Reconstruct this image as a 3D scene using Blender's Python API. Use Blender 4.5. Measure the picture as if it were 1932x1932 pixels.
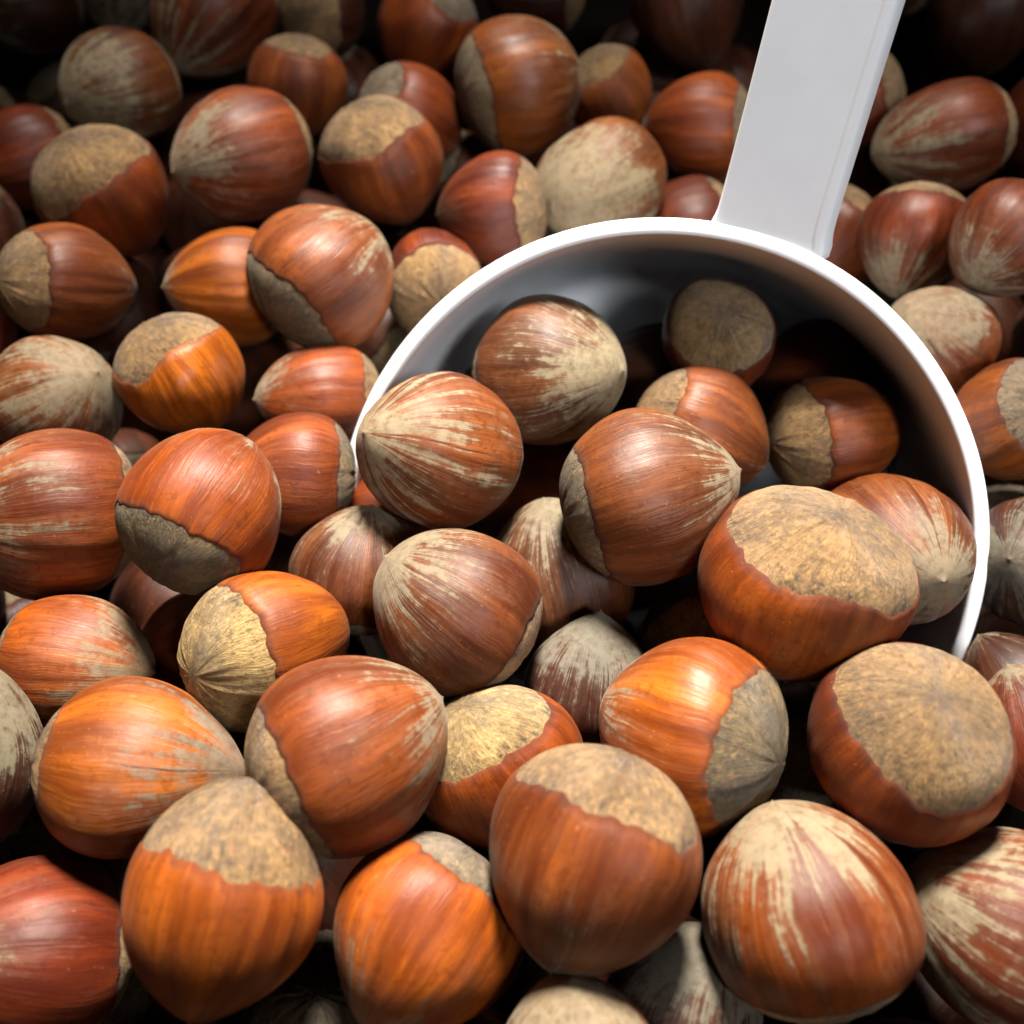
import bpy, math, random
import numpy as np
from mathutils import Vector, Matrix, Euler

# ------------------------------------------------------------------ scene, camera, light
scene = bpy.context.scene
for o in list(bpy.data.objects):
    bpy.data.objects.remove(o, do_unlink=True)
C = scene.collection
MM = 0.001

cam_d = bpy.data.cameras.new('camera')
cam = bpy.data.objects.new('camera', cam_d)
C.objects.link(cam)
cam.location = (0, -0.130 * math.sin(math.radians(30)), 0.130 * math.cos(math.radians(30)))
cam.rotation_euler = (math.radians(30), 0, 0)
cam_d.sensor_width = 36
cam_d.lens = 36 * 1980 / 1932
cam_d.clip_start = 0.002
cam_d.clip_end = 20
cam_d.dof.use_dof = True
cam_d.dof.focus_distance = 0.113
cam_d.dof.aperture_fstop = 19
scene.camera = cam

w = bpy.data.worlds.new('World')
scene.world = w
w.use_nodes = True
bg = w.node_tree.nodes['Background']
bg.inputs[0].default_value = (1.0, 0.90, 0.80, 1)
bg.inputs[1].default_value = 0.003

def spot(name, loc, target, power, color, angle, radius):
    d = bpy.data.lights.new(name, 'SPOT')
    d.energy, d.color, d.spot_size, d.spot_blend, d.shadow_soft_size = power, color, math.radians(angle), 1.0, radius
    o = bpy.data.objects.new(name, d)
    C.objects.link(o)
    o.location = loc
    o.rotation_euler = (Vector(target) - Vector(loc)).to_track_quat('-Z', 'Y').to_euler()
    return o
# shaded ceiling lamp beyond the far side of the pile, pooling its light on the middle
spot('ceiling_lamp', (0.020, 0.205, 0.345), (-0.006, -0.050, 0), 42, (1.0, 0.94, 0.85), 39, 0.046)
# fill spot added on the near side to brighten the scoop and its handle
spot('scoop_fill', (0.190, -0.230, 0.380), (0.034, 0.026, 0.010), 23, (0.92, 0.96, 1.0), 15, 0.075)

scene.view_settings.view_transform = 'Standard'
scene.view_settings.look = 'None'
scene.view_settings.gamma = 1
scene.view_settings.exposure = 0
scene.cycles.use_denoising = True
scene.cycles.max_bounces = 4
scene.cycles.diffuse_bounces = 1
scene.cycles.glossy_bounces = 2
scene.cycles.use_adaptive_sampling = True
scene.cycles.adaptive_threshold = 0.03
scene.cycles.sample_clamp_indirect = 4

# ------------------------------------------------------------------ material helpers
class G:
    def __init__(s, name):
        s.m = bpy.data.materials.new(name)
        s.m.use_nodes = True
        s.t = s.m.node_tree
        s.t.nodes.clear()
        s.out = s.t.nodes.new('ShaderNodeOutputMaterial')
        s.b = s.t.nodes.new('ShaderNodeBsdfPrincipled')
        s.t.links.new(s.b.outputs[0], s.out.inputs[0])
    def put(s, sock, v):
        if isinstance(v, bpy.types.NodeSocket):
            s.t.links.new(v, sock)
        elif isinstance(v, (tuple, list)) and len(v) == 3 and len(sock.default_value) == 4:
            sock.default_value = (*v, 1)
        else:
            sock.default_value = v
    def set(s, **k):
        for n, v in k.items():
            s.put(s.b.inputs[n.replace('_', ' ')], v)
    def math(s, op, a, b=0.0, c=0.0, clamp=False):
        n = s.t.nodes.new('ShaderNodeMath')
        n.operation = op
        n.use_clamp = clamp
        s.put(n.inputs[0], a); s.put(n.inputs[1], b); s.put(n.inputs[2], c)
        return n.outputs[0]
    def vmath(s, op, a, b=(0, 0, 0)):
        n = s.t.nodes.new('ShaderNodeVectorMath')
        n.operation = op
        s.put(n.inputs[0], a); s.put(n.inputs[1], b)
        return n.outputs[0]
    def noise(s, vec, scale, detail=3, rough=.55, dist=0.0):
        n = s.t.nodes.new('ShaderNodeTexNoise')
        s.put(n.inputs['Vector'], vec)
        n.inputs['Scale'].default_value = scale
        n.inputs['Detail'].default_value = detail
        n.inputs['Roughness'].default_value = rough
        n.inputs['Distortion'].default_value = dist
        return n.outputs['Fac']
    def smooth(s, v, a, b, lo=0.0, hi=1.0):
        n = s.t.nodes.new('ShaderNodeMapRange')
        n.interpolation_type = 'SMOOTHSTEP'
        s.put(n.inputs['Value'], v)
        s.put(n.inputs['From Min'], a); s.put(n.inputs['From Max'], b)
        n.inputs['To Min'].default_value = lo; n.inputs['To Max'].default_value = hi
        return n.outputs[0]
    def mix(s, f, a, b, mode='MIX'):
        n = s.t.nodes.new('ShaderNodeMix')
        n.data_type = 'RGBA'
        n.blend_type = mode
        s.put(n.inputs['Factor'], f)
        s.put(n.inputs[6], a); s.put(n.inputs[7], b)
        return n.outputs[2]
    def attr(s, name, kind='GEOMETRY'):
        n = s.t.nodes.new('ShaderNodeAttribute')
        n.attribute_type = kind
        n.attribute_name = name
        return n
    def sep(s, v):
        n = s.t.nodes.new('ShaderNodeSeparateXYZ')
        s.put(n.inputs[0], v)
        return n.outputs
    def comb(s, x, y, z):
        n = s.t.nodes.new('ShaderNodeCombineXYZ')
        for i, v in enumerate((x, y, z)):
            s.put(n.inputs[i], v)
        return n.outputs[0]
    def bump(s, h, strength, dist):
        n = s.t.nodes.new('ShaderNodeBump')
        n.inputs['Strength'].default_value = strength
        n.inputs['Distance'].default_value = dist
        s.put(n.inputs['Height'], h)
        return n.outputs[0]

def shell_material():
    g = G('hazelnut_shell')
    co = g.attr('nut').outputs['Vector']            # (cos theta, sin theta, t from base -1 to tip 1), slightly wobbled
    x, y, t = g.sep(co)
    seed = g.attr('seed', 'OBJECT').outputs['Fac']
    bloom = g.attr('bloom', 'OBJECT').outputs['Fac']
    stripe = g.attr('stripe', 'OBJECT').outputs['Fac']
    gloss = g.attr('gloss', 'OBJECT').outputs['Fac']
    sut = g.attr('suture', 'OBJECT').outputs['Fac']
    bcol = g.attr('bloom_color', 'OBJECT').outputs['Color']
    info = g.t.nodes.new('ShaderNodeObjectInfo')
    tint = info.outputs['Color']
    tc = g.t.nodes.new('ShaderNodeTexCoord').outputs['Object']
    sv = g.vmath('SCALE', (3.7, 1.3, 2.1))
    sv.node.inputs['Scale'].default_value = 1
    g.put(sv.node.inputs['Scale'], seed)
    tcs = g.vmath('ADD', tc, sv)
    def long(kx, kt):
        return g.vmath('ADD', g.vmath('MULTIPLY', co, (kx, kx, kt)), sv)
    broad = g.noise(long(2.2, .5), 1, 2, .5)
    mid = g.noise(long(6.5, .7), 1, 3, .55)
    fine = g.noise(long(34, 2.6), 1, 3, .62)
    blotch = g.noise(tcs, 170, 4, .6)
    speck_n = g.noise(tcs, 1000, 3, .7)
    # lacquered brown with lengthwise grain
    v = g.math('ADD', g.math('MULTIPLY', broad, .9), g.math('MULTIPLY', mid, .55))
    v = g.math('ADD', v, g.math('MULTIPLY', fine, .20))
    k = g.smooth(v, .62, 1.14)
    dark = g.mix(1.0, tint, (.40, .30, .28), 'MULTIPLY')
    light = g.mix(1.0, tint, (1.40, 1.42, 1.25), 'MULTIPLY')
    col = g.mix(k, dark, light)
    stp = g.smooth(mid, .50, .68, 0, .70)                       # darker lengthwise stripes
    col = g.mix(stp, col, g.mix(1.0, tint, (.40, .28, .26), 'MULTIPLY'))
    col = g.mix(g.smooth(blotch, .48, .70, 0, .65), col, g.mix(1.0, tint, (.50, .38, .38), 'MULTIPLY'))
    col = g.mix(g.smooth(fine, .60, .74, 0, .30), col, g.mix(1.0, tint, (1.6, 1.8, 2.0), 'MULTIPLY'))
    col = g.mix(g.smooth(speck_n, .46, .34, 0, .45), col, g.mix(1.0, tint, (.35, .26, .26), 'MULTIPLY'))
    # burnt line where shell meets the scar, strong here and faint there
    edge = g.attr('edge').outputs['Fac']
    eb = g.math('ADD', edge, g.math('MULTIPLY', g.math('SUBTRACT', mid, .5), .22))
    col = g.mix(g.smooth(eb, -.01, .09, .45, 0), col, (.020, .009, .006))
    # grey felt (bloom) around the tip, breaking into streaks down the sides
    thr = g.math('SUBTRACT', 1.28, g.math('MULTIPLY', bloom, 1.30))
    amp = g.math('ADD', .7, g.math('MULTIPLY', stripe, 3.2))
    s1 = g.math('MULTIPLY', g.math('SUBTRACT', g.noise(long(6.5, .5), 1, 3, .65), .5), amp)
    s2 = g.math('MULTIPLY', g.math('SUBTRACT', blotch, .5), 2.0)
    s3 = g.math('MULTIPLY', g.math('SUBTRACT', fine, .5), 1.7)
    s4 = g.math('MULTIPLY', g.math('SUBTRACT', speck_n, .5), .9)
    near = g.smooth(t, .82, 1.0, 0, .30)
    bv = g.math('SUBTRACT', g.math('ADD', t, near), thr)
    for q in (s1, s2, s3, s4):
        bv = g.math('ADD', bv, q)
    bm = g.smooth(bv, -.12, .30)
    haze = g.smooth(bv, -.9, .25, 0, .13)                       # thin dust beyond the felt
    bc = g.mix(g.smooth(g.math('ADD', g.math('MULTIPLY', speck_n, .6), g.math('MULTIPLY', blotch, .4)), .36, .62), g.mix(1.0, bcol, (.62, .58, .52), 'MULTIPLY'), bcol)
    bm = g.math('MULTIPLY', bm, g.smooth(bloom, .01, .06))
    haze = g.math('MULTIPLY', haze, g.smooth(bloom, .01, .3))
    bmf = g.math('MAXIMUM', g.math('MULTIPLY', bm, .74), haze)
    col = g.mix(bmf, col, bc)
    # seam between the two shell halves
    sline = g.math('MULTIPLY', g.smooth(g.math('ABSOLUTE', y), .005, .020, 1, 0), g.math('MULTIPLY', sut, g.smooth(t, -.15, .25)))
    sline = g.math('MULTIPLY', sline, g.smooth(speck_n, .34, .52, .1, 1))
    sline = g.math('MULTIPLY', sline, g.smooth(x, 0.0, .1))
    col = g.mix(g.math('MULTIPLY', sline, .85), col, (.016, .009, .006))
    # stray chaff specks and scuffs
    vo = g.t.nodes.new('ShaderNodeTexVoronoi')
    g.put(vo.inputs['Vector'], long(1, .5))
    vo.inputs['Scale'].default_value = 17
    rr = g.sep(vo.outputs['Color'])
    sp = g.math('MULTIPLY', g.smooth(vo.outputs['Distance'], .04, .11, 1, 0), g.smooth(rr[0], .62, .72))
    sp2 = g.smooth(speck_n, .70, .76, 0, .6)
    spk = g.math('MULTIPLY', g.math('MAXIMUM', sp, sp2), .7)
    col = g.mix(spk, col, (.34, .16, .06))
    rough = g.math('SUBTRACT', .47, g.math('MULTIPLY', gloss, .16))
    rough = g.math('ADD', rough, g.smooth(edge, .0, .14, .4, 0))
    rough = g.math('ADD', rough, g.math('MULTIPLY', g.math('SUBTRACT', fine, .5), .25))
    rough = g.math('ADD', rough, g.math('MULTIPLY', g.math('SUBTRACT', blotch, .5), .30))
    rough = g.math('ADD', rough, g.math('MULTIPLY', bmf, .40))
    g.set(Base_Color=col, Roughness=rough, Specular_IOR_Level=.28)
    g.set(Sheen_Weight=g.math('ADD', .015, g.math('MULTIPLY', bmf, .08)), Sheen_Roughness=.5)
    g.b.inputs['Sheen Tint'].default_value = (1, .86, .68, 1)
    h = g.math('ADD', g.math('MULTIPLY', fine, .8), g.math('MULTIPLY', speck_n, .45))
    g.set(Normal=g.bump(h, .26, .00030))
    return g.m

def scar_material():
    g = G('hazelnut_scar')
    co = g.attr('nut').outputs['Vector']            # (cos, sin, 0 centre .. 1 edge), slightly wobbled
    x, y, e = g.sep(co)
    seed = g.attr('seed', 'OBJECT').outputs['Fac']
    tint = g.t.nodes.new('ShaderNodeObjectInfo').outputs['Color']
    tc = g.t.nodes.new('ShaderNodeTexCoord').outputs['Object']
    sv = g.vmath('SCALE', (2.7, 1.9, 3.1))
    g.put(sv.node.inputs['Scale'], seed)
    tcs = g.vmath('ADD', tc, sv)
    def rad(k, ke):
        return g.vmath('ADD', g.vmath('MULTIPLY', co, (k, k, ke)), sv)
    fib = g.noise(rad(20, 2.6), 1, 3, .65)
    fib2 = g.noise(rad(60, 11), 1, 3, .7)
    patch = g.noise(tcs, 210, 4, .6)
    gran = g.noise(tcs, 1300, 3, .7)
    col = g.mix(g.smooth(patch, .34, .66), g.mix(1.0, tint, (.58, .55, .52), 'MULTIPLY'), g.mix(1.0, tint, (1.18, 1.14, 1.05), 'MULTIPLY'))
    col = g.mix(g.smooth(fib, .50, .70, 0, .45), col, g.mix(1.0, tint, (.34, .28, .23), 'MULTIPLY'))
    col = g.mix(g.smooth(fib2, .53, .66, 0, .75), col, g.mix(1.0, tint, (.30, .24, .19), 'MULTIPLY'))
    col = g.mix(g.smooth(gran, .52, .66, 0, .6), col, g.mix(1.0, tint, (1.5, 1.42, 1.25), 'MULTIPLY'))
    col = g.mix(g.smooth(gran, .46, .34, 0, .6), col, g.mix(1.0, tint, (.34, .28, .22), 'MULTIPLY'))
    # dark pits and pale flakes towards the shell
    pits = g.math('MULTIPLY', g.smooth(g.noise(rad(13, 6), 1, 2, .5), .53, .64), g.smooth(e, .74, .93))
    pits = g.math('MULTIPLY', pits, g.smooth(patch, .62, .42))
    col = g.mix(g.math('MULTIPLY', pits, .75), col, (.022, .013, .008))
    fl = g.math('MULTIPLY', g.smooth(g.noise(g.vmath('ADD', rad(10, 7), (5, 5, 5)), 1, 2, .5), .61, .68), g.smooth(e, .35, .8))
    col = g.mix(g.math('MULTIPLY', fl, .5), col, (.36, .18, .06))
    g.set(Base_Color=col, Roughness=.85, Specular_IOR_Level=.25, Sheen_Weight=.1, Sheen_Roughness=.6)
    h = g.math('ADD', g.math('MULTIPLY', fib2, .9), g.math('MULTIPLY', gran, .45))
    h = g.math('ADD', h, g.math('MULTIPLY', fib, .5))
    g.set(Normal=g.bump(h, .9, .0008))
    return g.m

def plastic_material():
    g = G('white_plastic')
    tc = g.t.nodes.new('ShaderNodeTexCoord').outputs['Object']
    n = g.noise(tc, 60, 4, .6)
    col = g.mix(g.smooth(n, .35, .7), (.76, .775, .80), (.70, .715, .74))
    scuff = g.smooth(g.noise(g.vmath('MULTIPLY', tc, (1, .2, 1)), 420, 4, .7), .66, .76, 0, .12)
    col = g.mix(scuff, col, (.50, .48, .46))
    g.set(Base_Color=col, Roughness=g.smooth(n, .3, .7, .46, .56), Specular_IOR_Level=.4)
    g.set(Normal=g.bump(n, .05, .0006))
    return g.m

def floor_material():
    g = G('bin_floor')
    tc = g.t.nodes.new('ShaderNodeTexCoord').outputs['Object']
    g.set(Base_Color=g.mix(g.noise(tc, 90, 5, .6), (.010, .007, .005), (.022, .014, .009)), Roughness=.95, Specular_IOR_Level=.1)
    return g.m

SHELL, SCAR, PLASTIC, FLOOR = shell_material(), scar_material(), plastic_material(), floor_material()

# ------------------------------------------------------------------ mesh helpers
def mesh_from(name, verts, faces, mat, smooth=True):
    me = bpy.data.meshes.new(name)
    me.from_pydata(verts, [], faces)
    me.materials.append(mat)
    if smooth:
        me.polygons.foreach_set('use_smooth', [True] * len(me.polygons))
    me.update()
    return me

def grid_mesh(name, P, A, mat, E=None, cap0=None, cap1=None):
    """P rings x segs x 3 closed in segs; cap0/cap1 optional pole points"""
    nr, ns = P.shape[:2]
    V = P.reshape(-1, 3)
    AT = A.reshape(-1, 3)
    EE = None if E is None else E.reshape(-1)
    i = np.arange(nr - 1)[:, None] * ns + np.arange(ns)[None]
    j = np.arange(nr - 1)[:, None] * ns + (np.arange(ns)[None] + 1) % ns
    F = np.stack([i, j, j + ns, i + ns], -1).reshape(-1, 4).tolist()
    if cap0 is not None:
        k = len(V)
        V = np.vstack([V, cap0[0]]); AT = np.vstack([AT, cap0[1]])
        F += [[k, (a + 1) % ns, a] for a in range(ns)]
        if EE is not None: EE = np.append(EE, 0)
    if cap1 is not None:
        k = len(V); b = (nr - 1) * ns
        V = np.vstack([V, cap1[0]]); AT = np.vstack([AT, cap1[1]])
        F += [[k, b + a, b + (a + 1) % ns] for a in range(ns)]
        if EE is not None: EE = np.append(EE, 2)
    me = mesh_from(name, V.tolist(), F, mat)
    at = me.attributes.new('nut', 'FLOAT_VECTOR', 'POINT')
    at.data.foreach_set('vector', AT.astype(np.float32).ravel())
    if EE is not None:
        ae = me.attributes.new('edge', 'FLOAT', 'POINT')
        ae.data.foreach_set('value', EE.astype(np.float32))
    return me

def nut_meshes(R, asp, scar=54, point=.45, wave=.05, cone=0, rs=None, seg=112, rings=46, srings=18):
    """shell and basal scar of one nut; axis +Z to the tip, origin mid-length, metres"""
    L = 2 * R * asp
    hb, ht = .44 * L, .56 * L
    th = np.arange(seg) / seg * 2 * math.pi
    ph = rs.uniform(0, 2 * math.pi, 12)
    a2, a3, a4 = rs.uniform(.015, .05), rs.uniform(.006, .022), rs.uniform(.003, .012)
    ovl = a2 * np.cos(2 * th + ph[0]) + a3 * np.cos(3 * th + ph[1]) + a4 * np.cos(5 * th + ph[2])
    rib = sum(rs.uniform(.0012, .0040) * np.cos(k * th + rs.uniform(0, 6.28)) for k in (9, 13, 17, 22, 27))
    lean = rs.uniform(-.05, .05, 2)
    zm = (ht - hb) / 2
    def surf(u, sc=1.0):
        """u array (n, seg) polar angle from base pole 0..pi"""
        c = -np.cos(u)
        up_ = c > 0
        zt = np.clip(c, 0, 1)
        r_el = np.sqrt(np.clip(1 - zt ** 2, 0, 1))
        r_pt = 1 - zt ** 2.1
        r_up = r_el * (1 - point) + r_pt * point
        zb = np.clip(-c, 0, 1)
        e = 2.15
        r_lo = np.clip(1 - zb ** e, 0, 1) ** (1 / e)
        if cone:
            r_lo = r_lo * (1 - .55 * cone) + .55 * cone * np.clip(1 - zb ** 1.5, 0, 1)
        r = np.where(up_, r_up, r_lo)
        z = np.where(up_, c * ht, c * hb * (1.0 if not cone else 1.12))
        win = np.sin(u) ** .7
        rr = R * r * (1 + (ovl + rib * np.clip((u - .5), 0, 1)) * np.minimum(1, win * 1.2)) * sc
        lum = 1 + .018 * np.sin(3 * u + 2 * th + ph[3]) + .014 * np.sin(4 * u - 3 * th + ph[4]) + .012 * np.sin(2 * u + th + ph[10])
        rr = rr * lum
        x = rr * np.cos(th) + lean[0] * R * (c ** 2) * np.sign(c)
        y = rr * np.sin(th) + lean[1] * R * (c ** 2) * np.sign(c)
        # small hard point at the very tip
        nub = np.clip((u - 2.98) / .16, 0, 1) ** 2 * R * .035
        return np.stack([x, y, z - zm + nub], -1)
    s0 = math.radians(scar)
    bnd = s0 * (1 + wave * (np.cos(2 * th + ph[5]) * .55 + np.cos(3 * th + ph[6]) * .55 + .35 * np.cos(5 * th + ph[7]))
                + .012 * np.cos(11 * th + ph[8]) + .012 * np.cos(19 * th + ph[9]) + .009 * np.cos(29 * th + ph[3]) + .007 * rs.uniform(-1, 1, seg))
    # shell from the scar edge to the tip
    k = np.linspace(0, 1, rings) ** 1.0
    U = bnd[None] + (math.pi - .02 - bnd[None]) * k[:, None]
    P = surf(U)
    D = (U - bnd[None])
    # swollen shell edge, then a rolled lip going under
    sw = 1 + .004 * np.exp(-((D - .14) / .12) ** 2)
    P[..., :2] *= sw[..., None]
    lip = surf(bnd[None] - .010, .984)
    P = np.concatenate([lip, P])
    U2 = np.concatenate([bnd[None], U])
    Dn = np.concatenate([np.zeros((1, seg)), D])
    T = -np.cos(U2)
    wb = .022 * np.sin(3.1 * U2 + ph[10] + 2 * th) + .010 * np.sin(7 * U2 + ph[11] - 3 * th) + .004 * np.sin(17 * U2 + 5 * th)
    A = np.stack([np.cos(th + wb), np.sin(th + wb), T], -1)
    tip = P[-1].mean(0) + np.array([0, 0, R * .012])
    shell = grid_mesh('shell', P, A, SHELL, E=Dn, cap1=(tip, (0, 0, 1)))
    # scar: slightly sunken disc with radial furrows
    k = np.linspace(0.05, 1, srings)
    U = bnd[None] * k[:, None] * np.where(k[:, None] == 1, 1.0, 1.0)
    sunk = .995 - .006 * np.exp(-((1 - k) / .08) ** 2)
    P = surf(U, sunk[:, None])
    fur = sum(rs.uniform(.002, .006) * np.cos(f * th + rs.uniform(0, 6.28)) for f in (7, 12, 19, 31)) * R
    P[..., 2] += (fur[None] * np.sin(k * math.pi)[:, None] ** .7) * np.where(k < .2, k / .2, 1)[:, None]
    wb = .05 * np.sin(5 * k[:, None] + ph[10] + 2 * th) + .025 * np.sin(9 * k[:, None] - 3 * th)
    A = np.stack([np.cos(th + wb), np.sin(th + wb), np.broadcast_to(k[:, None], U.shape)], -1)
    pole = P[0].mean(0)
    sc = grid_mesh('base_scar', P, A, SCAR, cap0=(pole, (0, 0, 0)))
    return shell, sc

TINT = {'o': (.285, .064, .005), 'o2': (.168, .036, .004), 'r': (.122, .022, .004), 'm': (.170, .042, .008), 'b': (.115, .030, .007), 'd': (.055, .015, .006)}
STINT = {'t': (.280, .163, .062), 'y': (.37, .25, .10), 'o': (.160, .110, .050), 'g': (.19, .138, .085)}
BTINT = {'t': (.190, .162, .105), 'y': (.225, .190, .118), 'g': (.145, .134, .100)}

def dress(root, shell_me, scar_me, tint, stint, btint, bloom, stripe, gloss, suture, seed):
    a = bpy.data.objects.new('shell', shell_me)
    b = bpy.data.objects.new('base_scar', scar_me)
    for o in (a, b):
        C.objects.link(o)
        o.parent = root
        o['seed'] = float(seed)
    a.color = (*tint, 1)
    b.color = (*stint, 1)
    a['bloom'], a['stripe'], a['gloss'], a['suture'] = float(bloom), float(stripe), float(gloss), float(suture)
    a['bloom_color'] = [float(v) for v in btint]
    return a, b

# ------------------------------------------------------------------ structure below the pile
fm = mesh_from('bin_floor', [(-.25, -.2, 0), (.25, -.2, 0), (.25, .3, 0), (-.25, .3, 0)], [(0, 1, 2, 3)], FLOOR, False)
fo = bpy.data.objects.new('bin_floor', fm)
C.objects.link(fo)
fo.location = (0, 0, -.050)
fo['kind'] = 'structure'
fo['label'] = 'dark bin floor hidden under the hazelnuts'

# ------------------------------------------------------------------ scoop
SCOOP_C = (16.736, -4.180, -2.413)
SCOOP_AXIS = (0.17365, 0.66136, -0.72969)
SCOOP_R = 39.89
HANDLE = ((23.25, 24.41, 25.05), (34.81, 19.71, 23.54), (26.71, 34.17, 45.71), (38.39, 31.86, 47.26))

def build_scoop():
    ax = Vector(SCOOP_AXIS).normalized()
    cen = Vector(SCOOP_C) * MM
    H = [Vector(h) * MM for h in HANDLE]
    root = bpy.data.objects.new('scoop', None)
    C.objects.link(root)
    root.empty_display_size = .01
    hd = ((H[0] + H[1]) / 2 - cen)
    e1 = (hd - ax * hd.dot(ax)).normalized()
    e2 = ax.cross(e1)
    Mx = Matrix((e1, e2, ax)).transposed().to_4x4()
    Mx.translation = cen
    root.matrix_world = Mx
    root['label'] = 'white plastic measuring scoop with a flat handle, half buried in the hazelnuts'
    root['category'] = 'scoop'
    inv = Mx.inverted()
    R = SCOOP_R * MM
    ns = 160
    def revolve(prof, name):
        V, F = [], []
        for k in range(ns):
            a = 2 * math.pi * k / ns
            wob = 1 + .0012 * math.sin(3 * a + 1) + .0009 * math.sin(7 * a)
            for (r, z) in prof:
                V.append((r * wob * math.cos(a), r * wob * math.sin(a), z + .00012 * math.sin(5 * a + 2)))
        m = len(prof)
        for k in range(ns):
            for q in range(m - 1):
                a, b = k * m + q, ((k + 1) % ns) * m + q
                F.append((a, a + 1, b + 1, b))
        o = bpy.data.objects.new(name, mesh_from(name, V, F, PLASTIC))
        C.objects.link(o)
        o.parent = root
        return o
    D, tw = .040, .0013
    # lip: rounded collar running round the mouth
    ro, ri = R, R - .0019
    lip = [(ri - .00002, .0012)]
    for k in range(13):
        a = math.pi * (1 - k / 12)
        lip.append(((ro + ri) / 2 + (ro - ri) / 2 * math.copysign(abs(math.cos(a)) ** .55, math.cos(a)), .0006 - .0010 * abs(math.sin(a)) ** .55))
    lip += [(ro + .0001, .0022), (ro - .0004, .0030), (ro - .0012, .0032)]
    revolve(lip, 'rim')
    tp = .08
    ins = [(ri, .0011)] + [(ri - tp * z, z) for z in np.linspace(.003, D - .004, 12)]
    rb = ri - tp * D
    ins += [(rb - .001, D - .0018), (rb - .0035, D - .0003), (rb - .007, D), (.0001, D)]
    out = [(.0001, D + tw), (rb - .006, D + tw), (rb - .001, D + tw - .001), (rb + tw, D - .003), (ri + tw - tp * .003, .0033), (ro - .0014, .0031)]
    revolve(ins + out, 'cup')
    # handle: plate with chamfered sides and a shallow raised border, rising from the rim
    h = [inv @ p for p in H]
    base = (h[0] + h[1]) / 2
    tip = (h[2] + h[3]) / 2
    ext = (tip - base)
    ln = ext.length
    d = ext.normalized()
    wv = ((h[1] - h[0]).normalized() + (h[3] - h[2]).normalized()).normalized()
    wv = (wv - d * wv.dot(d)).normalized()
    nrm = d.cross(wv)
    if nrm.z > 0: nrm = -nrm
    w0, w1 = (h[1] - h[0]).length * .97, (h[3] - h[2]).length
    total = ln * 3.3
    T, ch = .0030, .0011
    def sect(width):
        hw = width / 2
        s = []
        bw = .0010
        s = [(-hw, -T), (-hw, -.0008), (-hw, -.0003), (-hw + .0002, -.0001), (-hw + bw, 0), (-hw + bw + .0006, 0),
             (hw - bw - .0003, -.00018), (hw - bw, 0), (hw - .0003, 0), (hw, -.0001), (hw + ch * .25, -.0006), (hw + ch, -T),
             (hw + ch - .0010, -T), (hw - .0006, -.0014), (-hw + .0010, -.0014), (-hw + .0010, -T)]
        return s
    V, F = [], []
    steps = [(-.035 * ln / ln, 0)]
    ts = [-.055, 0.0, .025, .05, .08, .12, .2, .4, .7, 1, 1.5, 2, 2.6, 3.0, 3.15, 3.24, 3.3]
    m = 16
    for t in ts:
        wd = w0 + (w1 - w0) * min(t, 1.6)
        wd *= 1 + .07 * math.exp(-max(t, 0) / .05)
        if t > 3.0: wd *= math.sqrt(max(.02, 1 - ((t - 3.0) / .31) ** 2))
        for (a, b) in sect(wd):
            V.append(tuple(base + d * (ln * t) + wv * a + nrm * b))
    for k in range(len(ts) - 1):
        for q in range(m):
            a, b = k * m + q, k * m + (q + 1) % m
            F.append((a, b, b + m, a + m))
    F.append(tuple(range(m))[::-1]); F.append(tuple((len(ts) - 1) * m + q for q in range(m)))
    o = bpy.data.objects.new('handle', mesh_from('handle', V, F, PLASTIC, True))
    me = o.data
    C.objects.link(o)
    o.parent = root
    mod = o.modifiers.new('edges', 'BEVEL'); mod.width = .00022; mod.segments = 2; mod.limit_method = 'ANGLE'; mod.angle_limit = math.radians(25)
    return root
build_scoop()

# ------------------------------------------------------------------ hazelnuts
count = [0]
def N(loc, R, asp, rot, bloom, tint, label, scar=54, stint='t', btint='t', point=.45, wave=.05, stripe=.35, gloss=0, seed=None, cone=0, suture=0):
    count[0] += 1
    k = count[0]
    rs = np.random.RandomState(100 + k)
    sd = (k * 1.37 if seed is None else k * 1.37 + seed * 11.3)
    sh, sc = nut_meshes(R * MM, asp, scar, point, wave, cone, rs)
    root = bpy.data.objects.new('hazelnut', None)
    C.objects.link(root)
    root.empty_display_size = .004
    root.location = Vector(loc) * MM
    root.rotation_euler = [math.radians(v) for v in rot]
    root['label'] = label
    root['category'] = 'hazelnut'
    root['group'] = 'hazelnuts in the pile'
    j = rs.uniform(.9, 1.1, 3)
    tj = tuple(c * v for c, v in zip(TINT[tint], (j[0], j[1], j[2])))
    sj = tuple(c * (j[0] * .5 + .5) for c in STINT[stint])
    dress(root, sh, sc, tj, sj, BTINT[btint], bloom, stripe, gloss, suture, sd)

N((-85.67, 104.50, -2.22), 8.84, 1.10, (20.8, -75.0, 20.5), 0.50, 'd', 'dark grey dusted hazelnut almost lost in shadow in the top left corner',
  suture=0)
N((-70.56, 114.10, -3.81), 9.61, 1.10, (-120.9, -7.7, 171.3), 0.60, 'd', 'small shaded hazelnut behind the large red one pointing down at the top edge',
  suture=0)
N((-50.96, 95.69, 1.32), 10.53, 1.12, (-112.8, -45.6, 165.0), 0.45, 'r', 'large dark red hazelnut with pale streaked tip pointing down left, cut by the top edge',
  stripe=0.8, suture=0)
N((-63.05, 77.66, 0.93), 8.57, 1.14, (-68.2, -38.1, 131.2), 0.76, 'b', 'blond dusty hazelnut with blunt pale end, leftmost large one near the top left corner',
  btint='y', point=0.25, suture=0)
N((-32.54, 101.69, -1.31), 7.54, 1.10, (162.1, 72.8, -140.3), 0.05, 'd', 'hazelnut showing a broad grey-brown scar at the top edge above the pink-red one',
  scar=68, suture=0)
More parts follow.
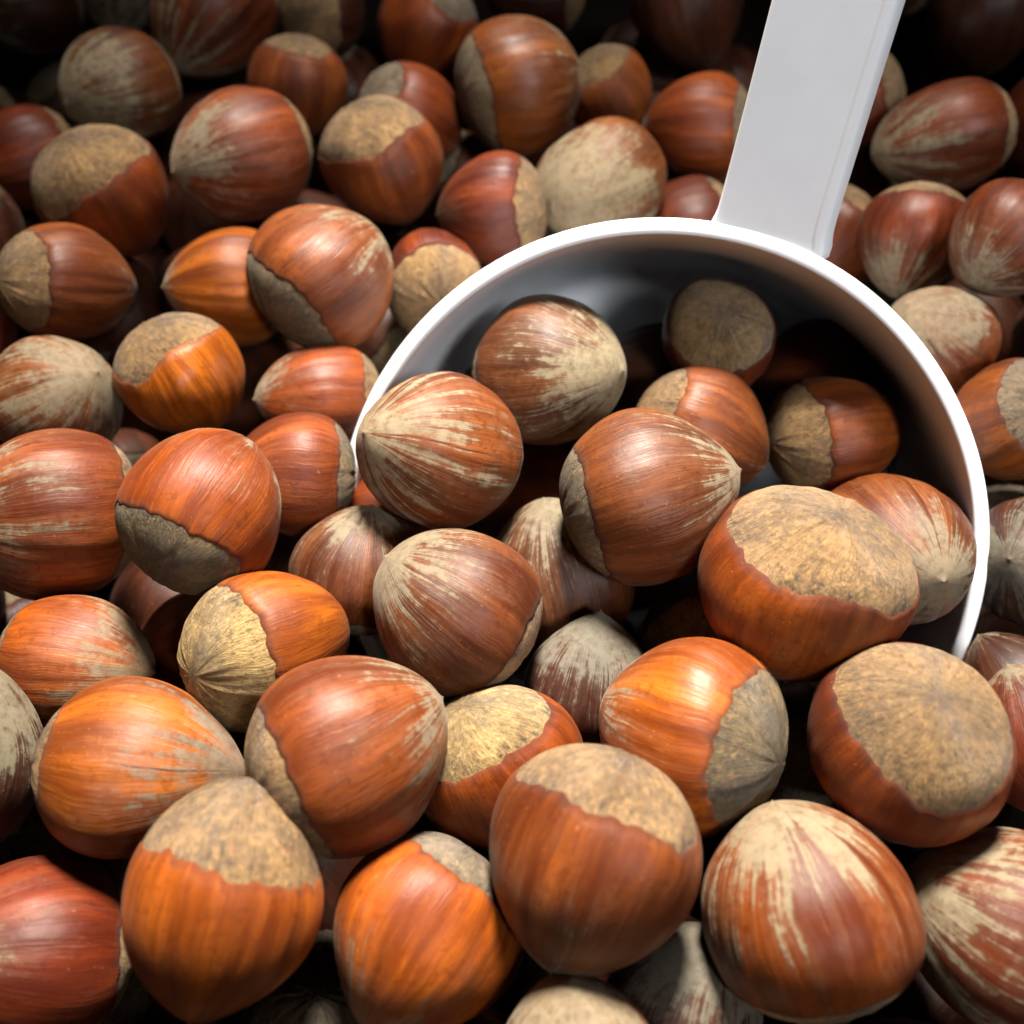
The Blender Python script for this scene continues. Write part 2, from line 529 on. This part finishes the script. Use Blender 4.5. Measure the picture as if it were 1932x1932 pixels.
N((-35.11, 80.96, -1.86), 7.65, 1.10, (-155.3, -10.1, -178.1), 0.10, 'm', 'pinkish red striped hazelnut with a small pale scar on top, left of the tan-capped pair',
  scar=40, suture=0)
N((-40.95, 60.35, 2.44), 9.42, 1.18, (-62.3, -50.1, 108.4), 0.52, 'm', 'oval reddish hazelnut with frosted blunt tip facing left, in the upper left of the pile',
  seed=3, suture=0)
N((-16.13, 75.01, -2.76), 8.41, 1.08, (-132.0, 16.9, -101.1), 0.10, 'o2', 'light orange hazelnut with grey scar half hidden behind a tan-capped one',
  scar=48, stint='g', suture=0)
N((-19.31, 59.17, 1.87), 9.02, 1.08, (-153.5, 7.1, -140.4), 0.08, 'm', 'brown-red hazelnut with tan scar tilted upper left, in front of a light orange one',
  scar=63, wave=0.1, suture=0)
N((-14.78, 95.31, -0.89), 8.29, 1.10, (-157.3, -28.0, 163.3), 0.05, 'o2', 'bright orange hazelnut with grey scar on its upper right, cut by the top edge',
  scar=50, stint='g', suture=0)
N((1.17, 76.01, 3.00), 10.61, 0.93, (-81.7, 64.2, -64.7), 0.42, 'o2', 'big round orange hazelnut with narrow scar on the left and pale right end',
  scar=54, stint='o', point=0.1, suture=0)
N((16.17, 79.90, -2.56), 7.13, 1.12, (-169.7, 31.6, 168.3), 0.05, 'o2', 'small orange hazelnut with tan cap tucked behind the big round orange one',
  scar=52, suture=0)
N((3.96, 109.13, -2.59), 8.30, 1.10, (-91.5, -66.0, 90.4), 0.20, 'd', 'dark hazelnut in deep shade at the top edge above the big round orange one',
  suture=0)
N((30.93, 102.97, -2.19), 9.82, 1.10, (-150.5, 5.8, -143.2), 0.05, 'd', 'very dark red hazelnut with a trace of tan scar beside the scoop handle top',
  scar=45, suture=0)  # dark tint carries the shade beside the handle
N((29.77, 72.68, -2.39), 8.17, 1.10, (-113.3, -66.2, 100.4), 0.05, 'o2', 'dim orange hazelnut directly left of the white scoop handle',
  scar=50, stint='o', suture=0)  # tint darkened to stand in for shade next to the handle
N((-2.98, 51.36, 0.24), 8.09, 1.02, (-99.3, -13.7, 88.5), 0.25, 'r', 'red hazelnut with upright tan scar band on its right side, beside the blond spotted one',
  scar=58, suture=0)
N((12.93, 56.42, 0.26), 9.50, 1.08, (-66.2, -58.2, 119.8), 0.88, 'm', 'blond spotted hazelnut resting behind the upper left rim of the scoop',
  btint='y', point=0.2, stripe=0.1, suture=0)
N((27.26, 56.26, -9.77), 8.41, 1.10, (-107.1, -42.2, 117.0), 0.10, 'r', 'dark reddish hazelnut barely showing between scoop rim and handle',
  suture=0)
N((-76.34, 64.93, -2.53), 8.15, 1.10, (-83.9, -18.4, 126.7), 0.05, 'r', 'plain dark red hazelnut at the left edge beside the tan-capped one',
  suture=0)
N((-60.13, 53.40, 1.00), 9.29, 1.10, (-163.7, -1.1, -108.6), 0.05, 'o2', 'dark orange hazelnut with big four-cornered tan scar facing up, near the upper left edge',
  scar=66, wave=0.12, suture=0)
N((-82.29, 49.62, -1.45), 8.83, 1.10, (-28.9, 22.7, 27.3), 0.40, 'd', 'sliver of greyish hazelnut at the left edge above the one with the scar facing left',
  suture=0)
N((-61.72, 35.83, 1.59), 7.84, 1.20, (-178.5, 54.7, -145.6), 0.28, 'm', 'oval reddish hazelnut with large rough scar facing left at the left edge',
  scar=58, suture=0)
N((-40.69, 38.56, -1.86), 8.23, 1.10, (-65.8, -62.6, 78.3), 0.22, 'o', 'bright orange hazelnut partly hidden behind a mauve one with frosted top',
  suture=0)
N((-25.58, 34.44, 4.80), 9.75, 1.00, (-77.2, 40.7, -36.6), 0.42, 'm', 'round mauve-red hazelnut with frosted right side and dark scar at its lower left',
  scar=56, stint='o', point=0.15, suture=0)
N((-11.50, 39.13, -1.38), 7.39, 1.05, (-107.4, 21.1, 8.3), 0.00, 'r', 'hazelnut showing mostly its round tan scar between the mauve one and the scoop rim',
  scar=72, point=0.2, suture=0)
N((-77.81, 31.95, -2.17), 7.32, 1.10, (-49.8, -1.5, -1.3), 0.05, 'r', 'thin slice of red hazelnut at the left edge below the oval reddish one',
  suture=0)
N((-43.17, 19.51, 1.68), 8.31, 1.00, (-148.5, 5.4, -149.4), 0.02, 'o', 'glossy orange hazelnut with notched tan scar on its upper left',
  scar=58, wave=0.16, gloss=1, suture=0)
N((-26.07, 19.16, -1.70), 6.91, 1.22, (-72.5, -17.8, 99.8), 0.30, 'o2', 'soft-focus orange hazelnut with greyish left end, left of the scoop rim',
  suture=0)
N((-59.20, 16.47, 1.14), 8.39, 1.05, (-52.7, 5.3, -83.5), 0.68, 'm', 'reddish hazelnut with pale olive streaks and fine seam line near the left edge',
  stripe=0.55, suture=1)
N((-54.93, -2.89, 4.25), 10.09, 1.02, (-54.4, -32.7, 90.4), 0.50, 'm', 'big plain red hazelnut with pale streaky left end at the left edge',
  point=0.2, stripe=0.6, suture=0)
N((-34.21, -5.90, 11.40), 8.88, 1.10, (-93.2, 5.6, -24.3), 0.34, 'o', 'large light orange hazelnut with dark olive scar at its lower left and pale pointed top',
  scar=56, stint='o', wave=0.08, suture=0)
N((-27.31, 4.48, 1.87), 7.72, 1.00, (-70.8, -32.4, 87.4), 0.10, 'm', 'orange-red hazelnut with dark scar on its right, behind the large light orange one',
  scar=54, stint='o', suture=0)
N((-15.74, 3.39, -8.55), 7.73, 1.10, (-82.7, -39.6, 88.5), 0.05, 'o2', 'small orange hazelnut in shadow under the zebra-striped one at the left scoop rim',
  suture=0)
N((-18.43, -7.92, 0.25), 7.75, 1.00, (-49.0, 11.4, -8.4), 0.42, 'b', 'brown hazelnut with pale cap-like tip, between the large light orange and the seamed ones',
  seed=5, suture=0)
N((-9.02, 3.32, 8.79), 8.96, 1.22, (30.2, -33.6, -28.4), 0.56, 'm', 'zebra-striped pale and red-brown hazelnut with a seam, sitting over the left scoop rim',
  btint='y', stripe=1.25, suture=1)
N((5.09, 16.68, 6.50), 9.45, 1.06, (-63.3, 11.4, -103.9), 0.70, 'b', 'brown hazelnut with large cream patch on its upper right, topmost in the scoop',
  btint='y', point=0.3, stripe=0.2, suture=1)
N((2.82, 7.34, -11.11), 7.96, 1.10, (-91.0, -8.8, 89.6), 0.10, 'o2', 'small orange-brown hazelnut in a gap left of the big mahogany one',
  suture=0)
N((26.81, 23.82, 4.25), 7.40, 1.05, (163.0, -0.3, 172.1), 0.00, 'r', 'shaded hazelnut with round hairy tan scar facing out, near the back wall of the scoop',
  scar=62, suture=0)
N((20.02, 26.81, -9.14), 8.87, 1.10, (-97.0, -31.3, 89.1), 0.20, 'd', 'dark brown hazelnut behind the cream-patched one inside the scoop',
  suture=0)
N((42.87, 24.72, -6.36), 8.66, 1.10, (-112.1, -54.0, 98.3), 0.00, 'r', 'deep red hazelnut almost black in shadow at the back of the scoop',
  suture=0)
N((23.97, 9.43, 2.89), 8.01, 1.12, (-110.4, 31.3, -118.8), 0.15, 'm', 'striped reddish hazelnut with tan scar at its upper left, behind the big mahogany one',
  scar=54, suture=0)
N((41.47, 10.65, 1.34), 7.59, 1.20, (-95.4, 19.8, -79.7), 0.00, 'o2', 'orange hazelnut with fringed tan scar facing left against the dark scoop wall',
  scar=66, suture=0)
N((15.75, -3.87, 10.43), 9.92, 1.03, (-72.9, 39.4, -66.8), 0.42, 'b', 'big mahogany hazelnut with pale pointed tip at right, centre of the scoop',
  scar=52, stint='o', stripe=0.5, suture=0)
N((5.85, -6.32, -3.77), 9.07, 1.06, (-36.5, -13.0, -0.6), 0.55, 'b', 'brown hazelnut with blurred beige bloom, behind the big mahogany one at its lower left',
  suture=0)
N((-6.43, -16.26, 7.12), 9.06, 1.03, (44.1, -38.4, -85.1), 0.50, 'b', 'brown hazelnut with beige shoulder at upper left and long seam, at the picture centre',
  point=0.2, stripe=0.35, suture=1)
N((45.50, -6.65, 2.19), 9.14, 1.18, (-23.3, 42.4, -114.6), 0.55, 'm', 'red-brown hazelnut with white star-like streaks against the right scoop wall',
  stripe=0.7, suture=0)
N((30.88, -15.80, 10.73), 11.28, 0.94, (-152.8, -2.4, 155.5), 0.00, 'o2', 'largest hazelnut, glossy chestnut with broad flat tan scar on top, in the scoop',
  scar=61, wave=0.09, gloss=0.6, suture=0)
N((24.44, -12.43, -6.44), 7.97, 1.10, (-117.6, 28.3, -36.9), 0.00, 'd', 'small dark tan hazelnut glimpsed left of the largest one',
  scar=64, suture=0)
N((8.90, -21.50, -1.66), 7.44, 1.16, (-43.7, -18.6, -29.0), 0.72, 'd', 'greyish hazelnut with pointed pale tip sticking up, left of the bright orange one',
  btint='g', point=0.9, stripe=0.3, suture=0)
N((18.03, -30.70, 8.20), 9.78, 1.00, (-111.9, -2.3, 64.6), 0.36, 'o', 'bright orange hazelnut with grey-olive scar on its right and pale marks at left',
  scar=56, stint='o', stripe=0.6, gloss=0.15, suture=0)
N((39.14, -32.97, 10.47), 9.86, 1.00, (-172.2, 4.7, 146.8), 0.00, 'o2', 'chestnut hazelnut with huge round scar facing out, below the right end of the scoop rim',
  scar=62, wave=0.07, cone=0.35, suture=0)
N((33.35, -26.92, -8.21), 7.62, 1.10, (-122.9, -19.0, -1.2), 0.00, 'd', 'scrap of olive-brown hazelnut in the gap under the largest one',
  scar=66, stint='o', suture=0)
N((-49.19, -20.26, 0.93), 7.40, 1.20, (-93.2, 29.4, -98.4), 0.68, 'o', 'bright orange hazelnut fading to a grey dusty right end, at the left edge',
  scar=40, stripe=0.2, seed=2, suture=0)
N((-38.54, -14.65, -8.19), 7.86, 1.10, (-82.8, -25.0, 111.8), 0.00, 'r', 'dark red hazelnut deep in the gap left of the yellow-scarred one',
  suture=0)
N((-26.44, -20.26, 5.28), 8.73, 1.13, (-124.2, 20.0, -64.1), 0.02, 'o', 'hazelnut with pale yellow hairy scar facing left and amber shell on the right',
  scar=65, stint='y', suture=0)
N((-15.88, -33.49, 10.94), 9.96, 1.03, (-95.2, -20.6, -57.1), 0.46, 'm', 'big orange-red hazelnut with frosted right tip and narrow scar on its left edge',
  scar=54, point=0.3, stripe=0.5, suture=0)
N((-37.59, -33.89, 6.71), 8.94, 1.18, (-110.8, -73.9, -72.3), 0.68, 'o', 'bright orange teardrop hazelnut with grey pointed tip aimed right',
  scar=42, btint='g', point=0.85, suture=1)
N((-57.00, -32.89, 6.30), 8.19, 1.25, (-43.2, 41.1, 11.5), 0.70, 'd', 'olive-grey streaked hazelnut cut by the left edge beside the orange teardrop one',
  stripe=0.5, suture=0)
N((-0.79, -33.00, 1.92), 8.92, 1.05, (-134.0, 9.8, -149.3), 0.00, 'o2', 'hazelnut with half-lit pale scar at upper left, wedged below the picture centre',
  scar=58, stint='y', suture=0)
N((-26.49, -48.02, 11.48), 8.93, 1.16, (-108.7, -0.8, 168.1), 0.00, 'o', 'orange-red hazelnut with tall cone-shaped tan scar on top near the bottom edge',
  scar=74, wave=0.04, cone=0.45, suture=0)
N((-46.78, -50.76, 3.01), 8.86, 1.10, (-46.8, 19.3, 116.1), 0.25, 'r', 'dark red hazelnut with faint pale streaks in the bottom left corner',
  stripe=0.5, suture=0)
N((-8.74, -49.91, 4.49), 9.09, 1.03, (-96.1, 6.3, 145.1), 0.30, 'o', 'glowing orange striped hazelnut at the bottom with a dark thin scar at upper right',
  scar=50, stint='g', suture=0)
N((7.17, -44.66, 12.75), 9.47, 1.12, (-124.9, -31.7, 175.2), 0.30, 'm', 'tall pinkish brown striped hazelnut with wavy-edged tan scar on top, front centre',
  scar=58, wave=0.16, stripe=0.3, suture=0)
N((27.54, -47.54, 8.59), 10.28, 0.97, (-56.0, -29.1, 1.0), 0.50, 'o2', 'big hazelnut with cream streaks running down from its top, front right',
  btint='y', point=0.4, stripe=0.75, seed=4, suture=0)
N((47.58, -49.24, 5.22), 9.68, 1.08, (-86.8, -11.5, 61.5), 0.66, 'r', 'cream and red streaked hazelnut cut by the bottom right edge',
  btint='y', stripe=0.6, suture=0)
N((5.90, -60.50, 6.43), 7.42, 1.10, (-44.7, -18.5, -15.0), 0.85, 'b', 'cream and brown striped hazelnut top peeking in at the bottom edge',
  btint='y', stripe=1.0, suture=0)
N((16.80, -55.24, -2.16), 7.90, 1.10, (-47.4, 24.0, -6.4), 0.80, 'd', 'pale grey hazelnut in shade below the tall pinkish brown one',
  btint='g', stripe=0.1, suture=0)
N((-21.55, -61.03, -9.52), 8.27, 1.10, (-131.6, 17.1, 147.1), 0.00, 'd', 'faint brown hazelnut in shadow at the bottom edge between two orange ones',
  scar=50, stint='o', suture=0)
N((66.60, 66.83, 0.48), 8.64, 1.24, (-97.5, -14.9, 104.3), 0.60, 'r', 'dark red hazelnut with pale zigzag streaks on the right of the scoop handle',
  stripe=0.8, suture=0)
N((87.24, 72.11, -1.91), 9.49, 1.10, (-133.7, -40.3, 115.1), 0.00, 'r', 'small dark red hazelnut at the right edge near the handle end',
  suture=0)
N((58.71, 46.19, -0.78), 8.15, 1.02, (-128.2, 31.0, 143.2), 0.45, 'r', 'brown-red ribbed hazelnut pointing down, right of the handle base',
  stripe=0.5, suture=0)
N((66.86, 37.68, 7.50), 7.76, 1.06, (-103.5, -38.0, 145.7), 0.45, 'r', 'red hazelnut with dusty lower end at the right edge',
  suture=0)
N((58.32, 28.21, -1.10), 7.91, 1.00, (-14.4, -44.3, 4.9), 0.85, 'm', 'pinkish dusty hazelnut behind the upper right rim of the scoop',
  stripe=0.1, suture=0)
N((65.09, 13.64, 0.00), 8.15, 1.04, (-166.3, -22.5, 117.4), 0.00, 'o2', 'orange hazelnut with greyish scar facing right at the right edge',
  scar=58, stint='g', suture=0)
N((62.72, -7.08, 0.00), 7.98, 1.05, (-49.3, -13.0, 104.1), 0.55, 'd', 'dark hazelnut with pale star-shaped streaks at the right edge',
  btint='g', stripe=0.9, suture=0)
N((60.20, -21.53, -6.29), 7.43, 1.10, (-73.4, -32.5, 23.2), 0.10, 'd', 'dark brown hazelnut just right of the lower end of the scoop rim',
  suture=0)
N((56.10, -30.02, 4.38), 7.41, 1.10, (-50.9, -55.1, -7.5), 0.20, 'r', 'dark red hazelnut with grey top at the right edge beside the huge round scar',
  suture=0)
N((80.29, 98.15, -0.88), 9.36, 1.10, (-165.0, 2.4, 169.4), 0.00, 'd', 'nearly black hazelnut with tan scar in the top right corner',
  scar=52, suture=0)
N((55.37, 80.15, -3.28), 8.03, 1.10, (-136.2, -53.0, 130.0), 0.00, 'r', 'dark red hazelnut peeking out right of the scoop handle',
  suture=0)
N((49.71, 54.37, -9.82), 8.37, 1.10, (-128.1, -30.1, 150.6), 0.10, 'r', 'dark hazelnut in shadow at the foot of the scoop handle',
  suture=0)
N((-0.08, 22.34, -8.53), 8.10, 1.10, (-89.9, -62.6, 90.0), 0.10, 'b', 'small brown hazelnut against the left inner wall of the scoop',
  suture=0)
N((-8.81, -22.82, -6.91), 7.42, 1.08, (-88.1, -26.4, 111.0), 0.00, 'd', 'added dark hazelnut filling the gap right of the frosted orange-red one',
  suture=0)  # added nut, hides the lit scoop rim so the gap stays dark
N((22.21, -39.16, -6.46), 7.50, 1.08, (-90.5, -19.2, 69.6), 0.00, 'd', 'added dark hazelnut filling the gap below the bright orange one with grey-olive scar',
  suture=0)  # also added to cover the bright rim and darken the gap

# lower layers of the pile and the nuts around the frame: shared meshes, copied one by one
FILL = [
(-63.2,-72.9,4.0,9.70),
(-46.2,-73.0,4.0,8.35),
(-32.8,-73.7,-4.0,8.93),
(-15.4,-71.9,4.0,8.34),
(1.0,-70.5,-4.0,9.30),
(20.8,-70.5,4.0,9.24),
(31.5,-75.4,-7.0,8.52),
(47.4,-74.5,4.0,9.72),
(-56.1,-64.2,-8.0,8.42),
(56.5,-66.5,-8.0,9.00),
(67.0,-59.6,4.0,9.20),
(-65.4,-55.7,4.0,8.67),
(66.6,-46.7,-7.0,8.94),
(-63.5,-42.1,-4.0,8.50),
(-70.1,-27.9,-1.0,9.02),
(71.7,-31.1,4.0,8.72),
(80.6,-23.1,-8.0,9.63),
(-79.5,-16.3,4.0,8.29),
(-73.7,-8.1,-8.0,8.69),
(80.2,-9.1,4.0,8.73),
(-82.3,2.0,4.0,8.92),
(75.0,0.5,-7.0,8.32),
(88.0,8.8,4.0,8.25),
(-89.9,15.8,4.0,8.50),
(-75.2,10.4,-7.0,8.40),
(79.7,21.8,4.0,8.76),
(-93.1,27.0,-8.0,9.65),
(95.8,22.1,0.0,9.31),
(81.7,32.4,-7.0,8.23),
(92.6,42.2,4.0,8.30),
(103.4,41.8,-8.0,9.63),
(-105.7,48.6,4.0,9.55),
(-98.6,58.0,-8.0,8.88),
(86.6,54.9,-2.0,8.57),
(106.0,60.5,4.0,9.26),
(-109.8,68.6,4.0,9.75),
(-90.9,67.0,4.0,8.93),
(103.8,73.9,-8.0,9.78),
(-93.7,79.1,-8.0,9.54),
(-116.6,81.6,-4.0,8.63),
(97.6,86.2,4.0,9.47),
(116.5,87.9,4.0,8.79),
(-100.3,93.6,4.0,8.85),
(-118.3,97.5,4.0,9.75),
(96.5,99.7,-7.0,9.40),
(112.6,104.1,4.0,8.58),
(-107.8,109.1,-1.0,8.46),
(-12.2,110.3,4.0,8.27),
(44.8,110.8,4.0,8.79),
(66.0,109.1,4.0,9.29),
(-36.0,-68.6,-33.0,9.26),
(-9.5,-71.3,-33.0,9.40),
(26.4,-61.1,-34.0,9.33),
(42.6,-63.0,-18.0,8.38),
(-46.5,-51.1,-26.0,8.94),
(-22.5,-54.3,-26.0,8.96),
(-3.9,-52.0,-25.0,8.33),
(11.4,-56.7,-26.0,8.42),
(50.5,-53.9,-27.0,8.26),
(19.3,-46.8,-34.0,8.24),
(37.4,-46.7,-34.0,9.73),
(-52.9,-38.2,-35.0,9.77),
(-25.7,-38.8,-31.0,9.18),
(56.5,-41.7,-35.0,9.07),
(-13.4,-26.1,-34.0,8.30),
(56.2,-26.3,-24.0,9.41),
(-58.5,-27.1,-23.0,8.61),
(-27.9,-20.8,-24.0,9.74),
(-68.3,-8.6,-24.0,9.56),
(65.9,-11.1,-22.0,8.68),
(-47.4,-4.4,-22.0,9.00),
(-55.2,2.7,-35.0,8.80),
(-71.5,7.3,-29.0,9.00),
(-27.5,6.7,-28.0,8.95),
(72.2,5.1,-23.0,9.74),
(-58.4,15.9,-19.0,8.28),
(-81.3,18.0,-20.0,9.38),
(-58.1,19.9,-35.0,9.74),
(-39.4,19.8,-35.0,8.41),
(76.5,17.9,-35.0,9.69),
(42.1,27.2,-35.0,8.26),
(57.6,27.3,-32.0,8.82),
(72.9,26.1,-19.0,8.46),
(-54.1,33.5,-20.0,9.28),
(-36.9,32.2,-19.0,9.33),
(-34.3,34.0,-35.0,8.25),
(85.6,32.9,-26.0,9.04),
(-87.5,39.0,-19.0,9.18),
(50.2,39.7,-23.0,9.65),
(-77.0,44.2,-30.0,8.56),
(-20.7,42.4,-19.0,9.63),
(-16.0,45.8,-35.0,8.54),
(74.1,44.2,-19.0,9.35),
(-64.0,48.5,-18.0,8.53),
(-48.7,50.9,-18.0,8.48),
(-33.2,49.6,-29.0,9.66),
(-4.3,49.9,-25.0,8.24),
(10.3,47.9,-23.0,8.21),
(43.5,51.3,-35.0,9.68),
(60.9,49.8,-31.0,8.60),
(80.7,45.3,-35.0,8.55),
(-82.3,55.9,-18.0,9.25),
(-51.8,52.9,-34.0,8.83),
(16.4,57.9,-33.0,8.24),
(-88.5,58.8,-34.0,9.09),
(-69.1,63.5,-23.0,8.26),
(-32.4,62.2,-18.0,8.50),
(0.5,61.1,-35.0,8.82),
(5.1,63.3,-18.0,9.02),
(42.7,62.9,-22.0,9.37),
(67.6,61.8,-18.0,9.51),
(73.4,59.5,-34.0,9.25),
(84.9,59.5,-18.0,8.27),
(-59.9,68.3,-35.0,9.33),
(-53.2,69.7,-18.0,8.21),
(54.7,67.4,-32.0,8.20),
(98.4,65.6,-25.0,9.61),
(-78.3,75.8,-18.0,8.42),
(-15.5,73.4,-34.0,8.95),
(21.7,70.9,-18.0,9.45),
(27.0,75.9,-33.0,8.95),
(57.1,75.6,-18.0,8.72),
(-83.5,80.0,-33.0,9.43),
(-45.2,81.3,-25.0,9.08),
(-26.8,79.3,-18.0,9.14),
(-9.5,75.5,-18.0,9.25),
(44.1,81.3,-26.0,9.28),
(71.3,78.2,-24.0,8.61),
(-29.0,87.2,-32.0,8.40),
(-3.4,85.3,-31.0,9.57),
(8.5,86.9,-18.0,9.08),
(86.2,83.3,-18.0,9.19),
(-93.9,90.5,-20.0,8.23),
(-71.1,91.9,-18.0,9.02),
(-65.4,90.1,-34.0,9.10),
(26.4,89.2,-18.0,8.67),
(76.9,91.5,-30.0,8.73),
(-55.3,97.1,-21.0,9.78),
(-42.4,98.0,-32.0,8.43),
(-31.6,99.5,-18.0,8.80),
(-14.1,96.7,-18.0,9.29),
(37.8,93.2,-35.0,8.50),
(40.4,98.8,-18.0,8.69),
(58.6,98.9,-18.0,9.79),
(-110.9,100.1,-18.0,8.79),
(-82.9,100.9,-23.0,8.23),
(2.5,105.7,-34.0,8.75),
(52.8,103.8,-33.0,8.57),
(82.2,103.8,-18.0,8.91),
(-112.2,111.6,-29.0,8.87),
(26.0,108.0,-18.0,8.92),
(67.7,111.0,-27.0,9.65),
(-2.6,13.0,-27.0,8.12),
(40.9,2.9,-20.9,7.99),
(27.6,-5.6,-35.9,8.71),
(23.5,7.9,-14.0,7.89),
(10.9,-5.0,-33.9,7.60),
(17.4,10.2,-31.6,8.31),
(21.8,-17.9,-25.3,7.76),
(4.1,-5.6,-20.2,7.92),
(10.2,18.9,-20.2,8.30),
(39.9,-10.1,-13.1,7.63)
]
IN_SCOOP = 10
rs = np.random.RandomState(5)
LIB = [nut_meshes(.009, rs.uniform(1.0, 1.15), rs.uniform(50, 62), rs.uniform(.2, .6), .08, 0, np.random.RandomState(900 + q), 56, 28, 12) for q in range(8)]
keys = list(TINT)
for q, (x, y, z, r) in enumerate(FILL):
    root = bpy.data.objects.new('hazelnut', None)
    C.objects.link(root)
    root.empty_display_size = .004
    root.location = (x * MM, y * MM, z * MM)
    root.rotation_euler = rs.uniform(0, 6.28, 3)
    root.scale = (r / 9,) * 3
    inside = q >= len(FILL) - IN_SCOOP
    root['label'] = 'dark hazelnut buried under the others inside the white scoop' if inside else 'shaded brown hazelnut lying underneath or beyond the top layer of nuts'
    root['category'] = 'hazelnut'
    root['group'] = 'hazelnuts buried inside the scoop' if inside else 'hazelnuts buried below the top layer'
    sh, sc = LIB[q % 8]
    dress(root, sh, sc, TINT['d'], STINT['o'], BTINT['g'], 0, .5, 0, 0, q * 1.7 + .3)  # darkest tint puts the shade of the gaps into the nuts' colour
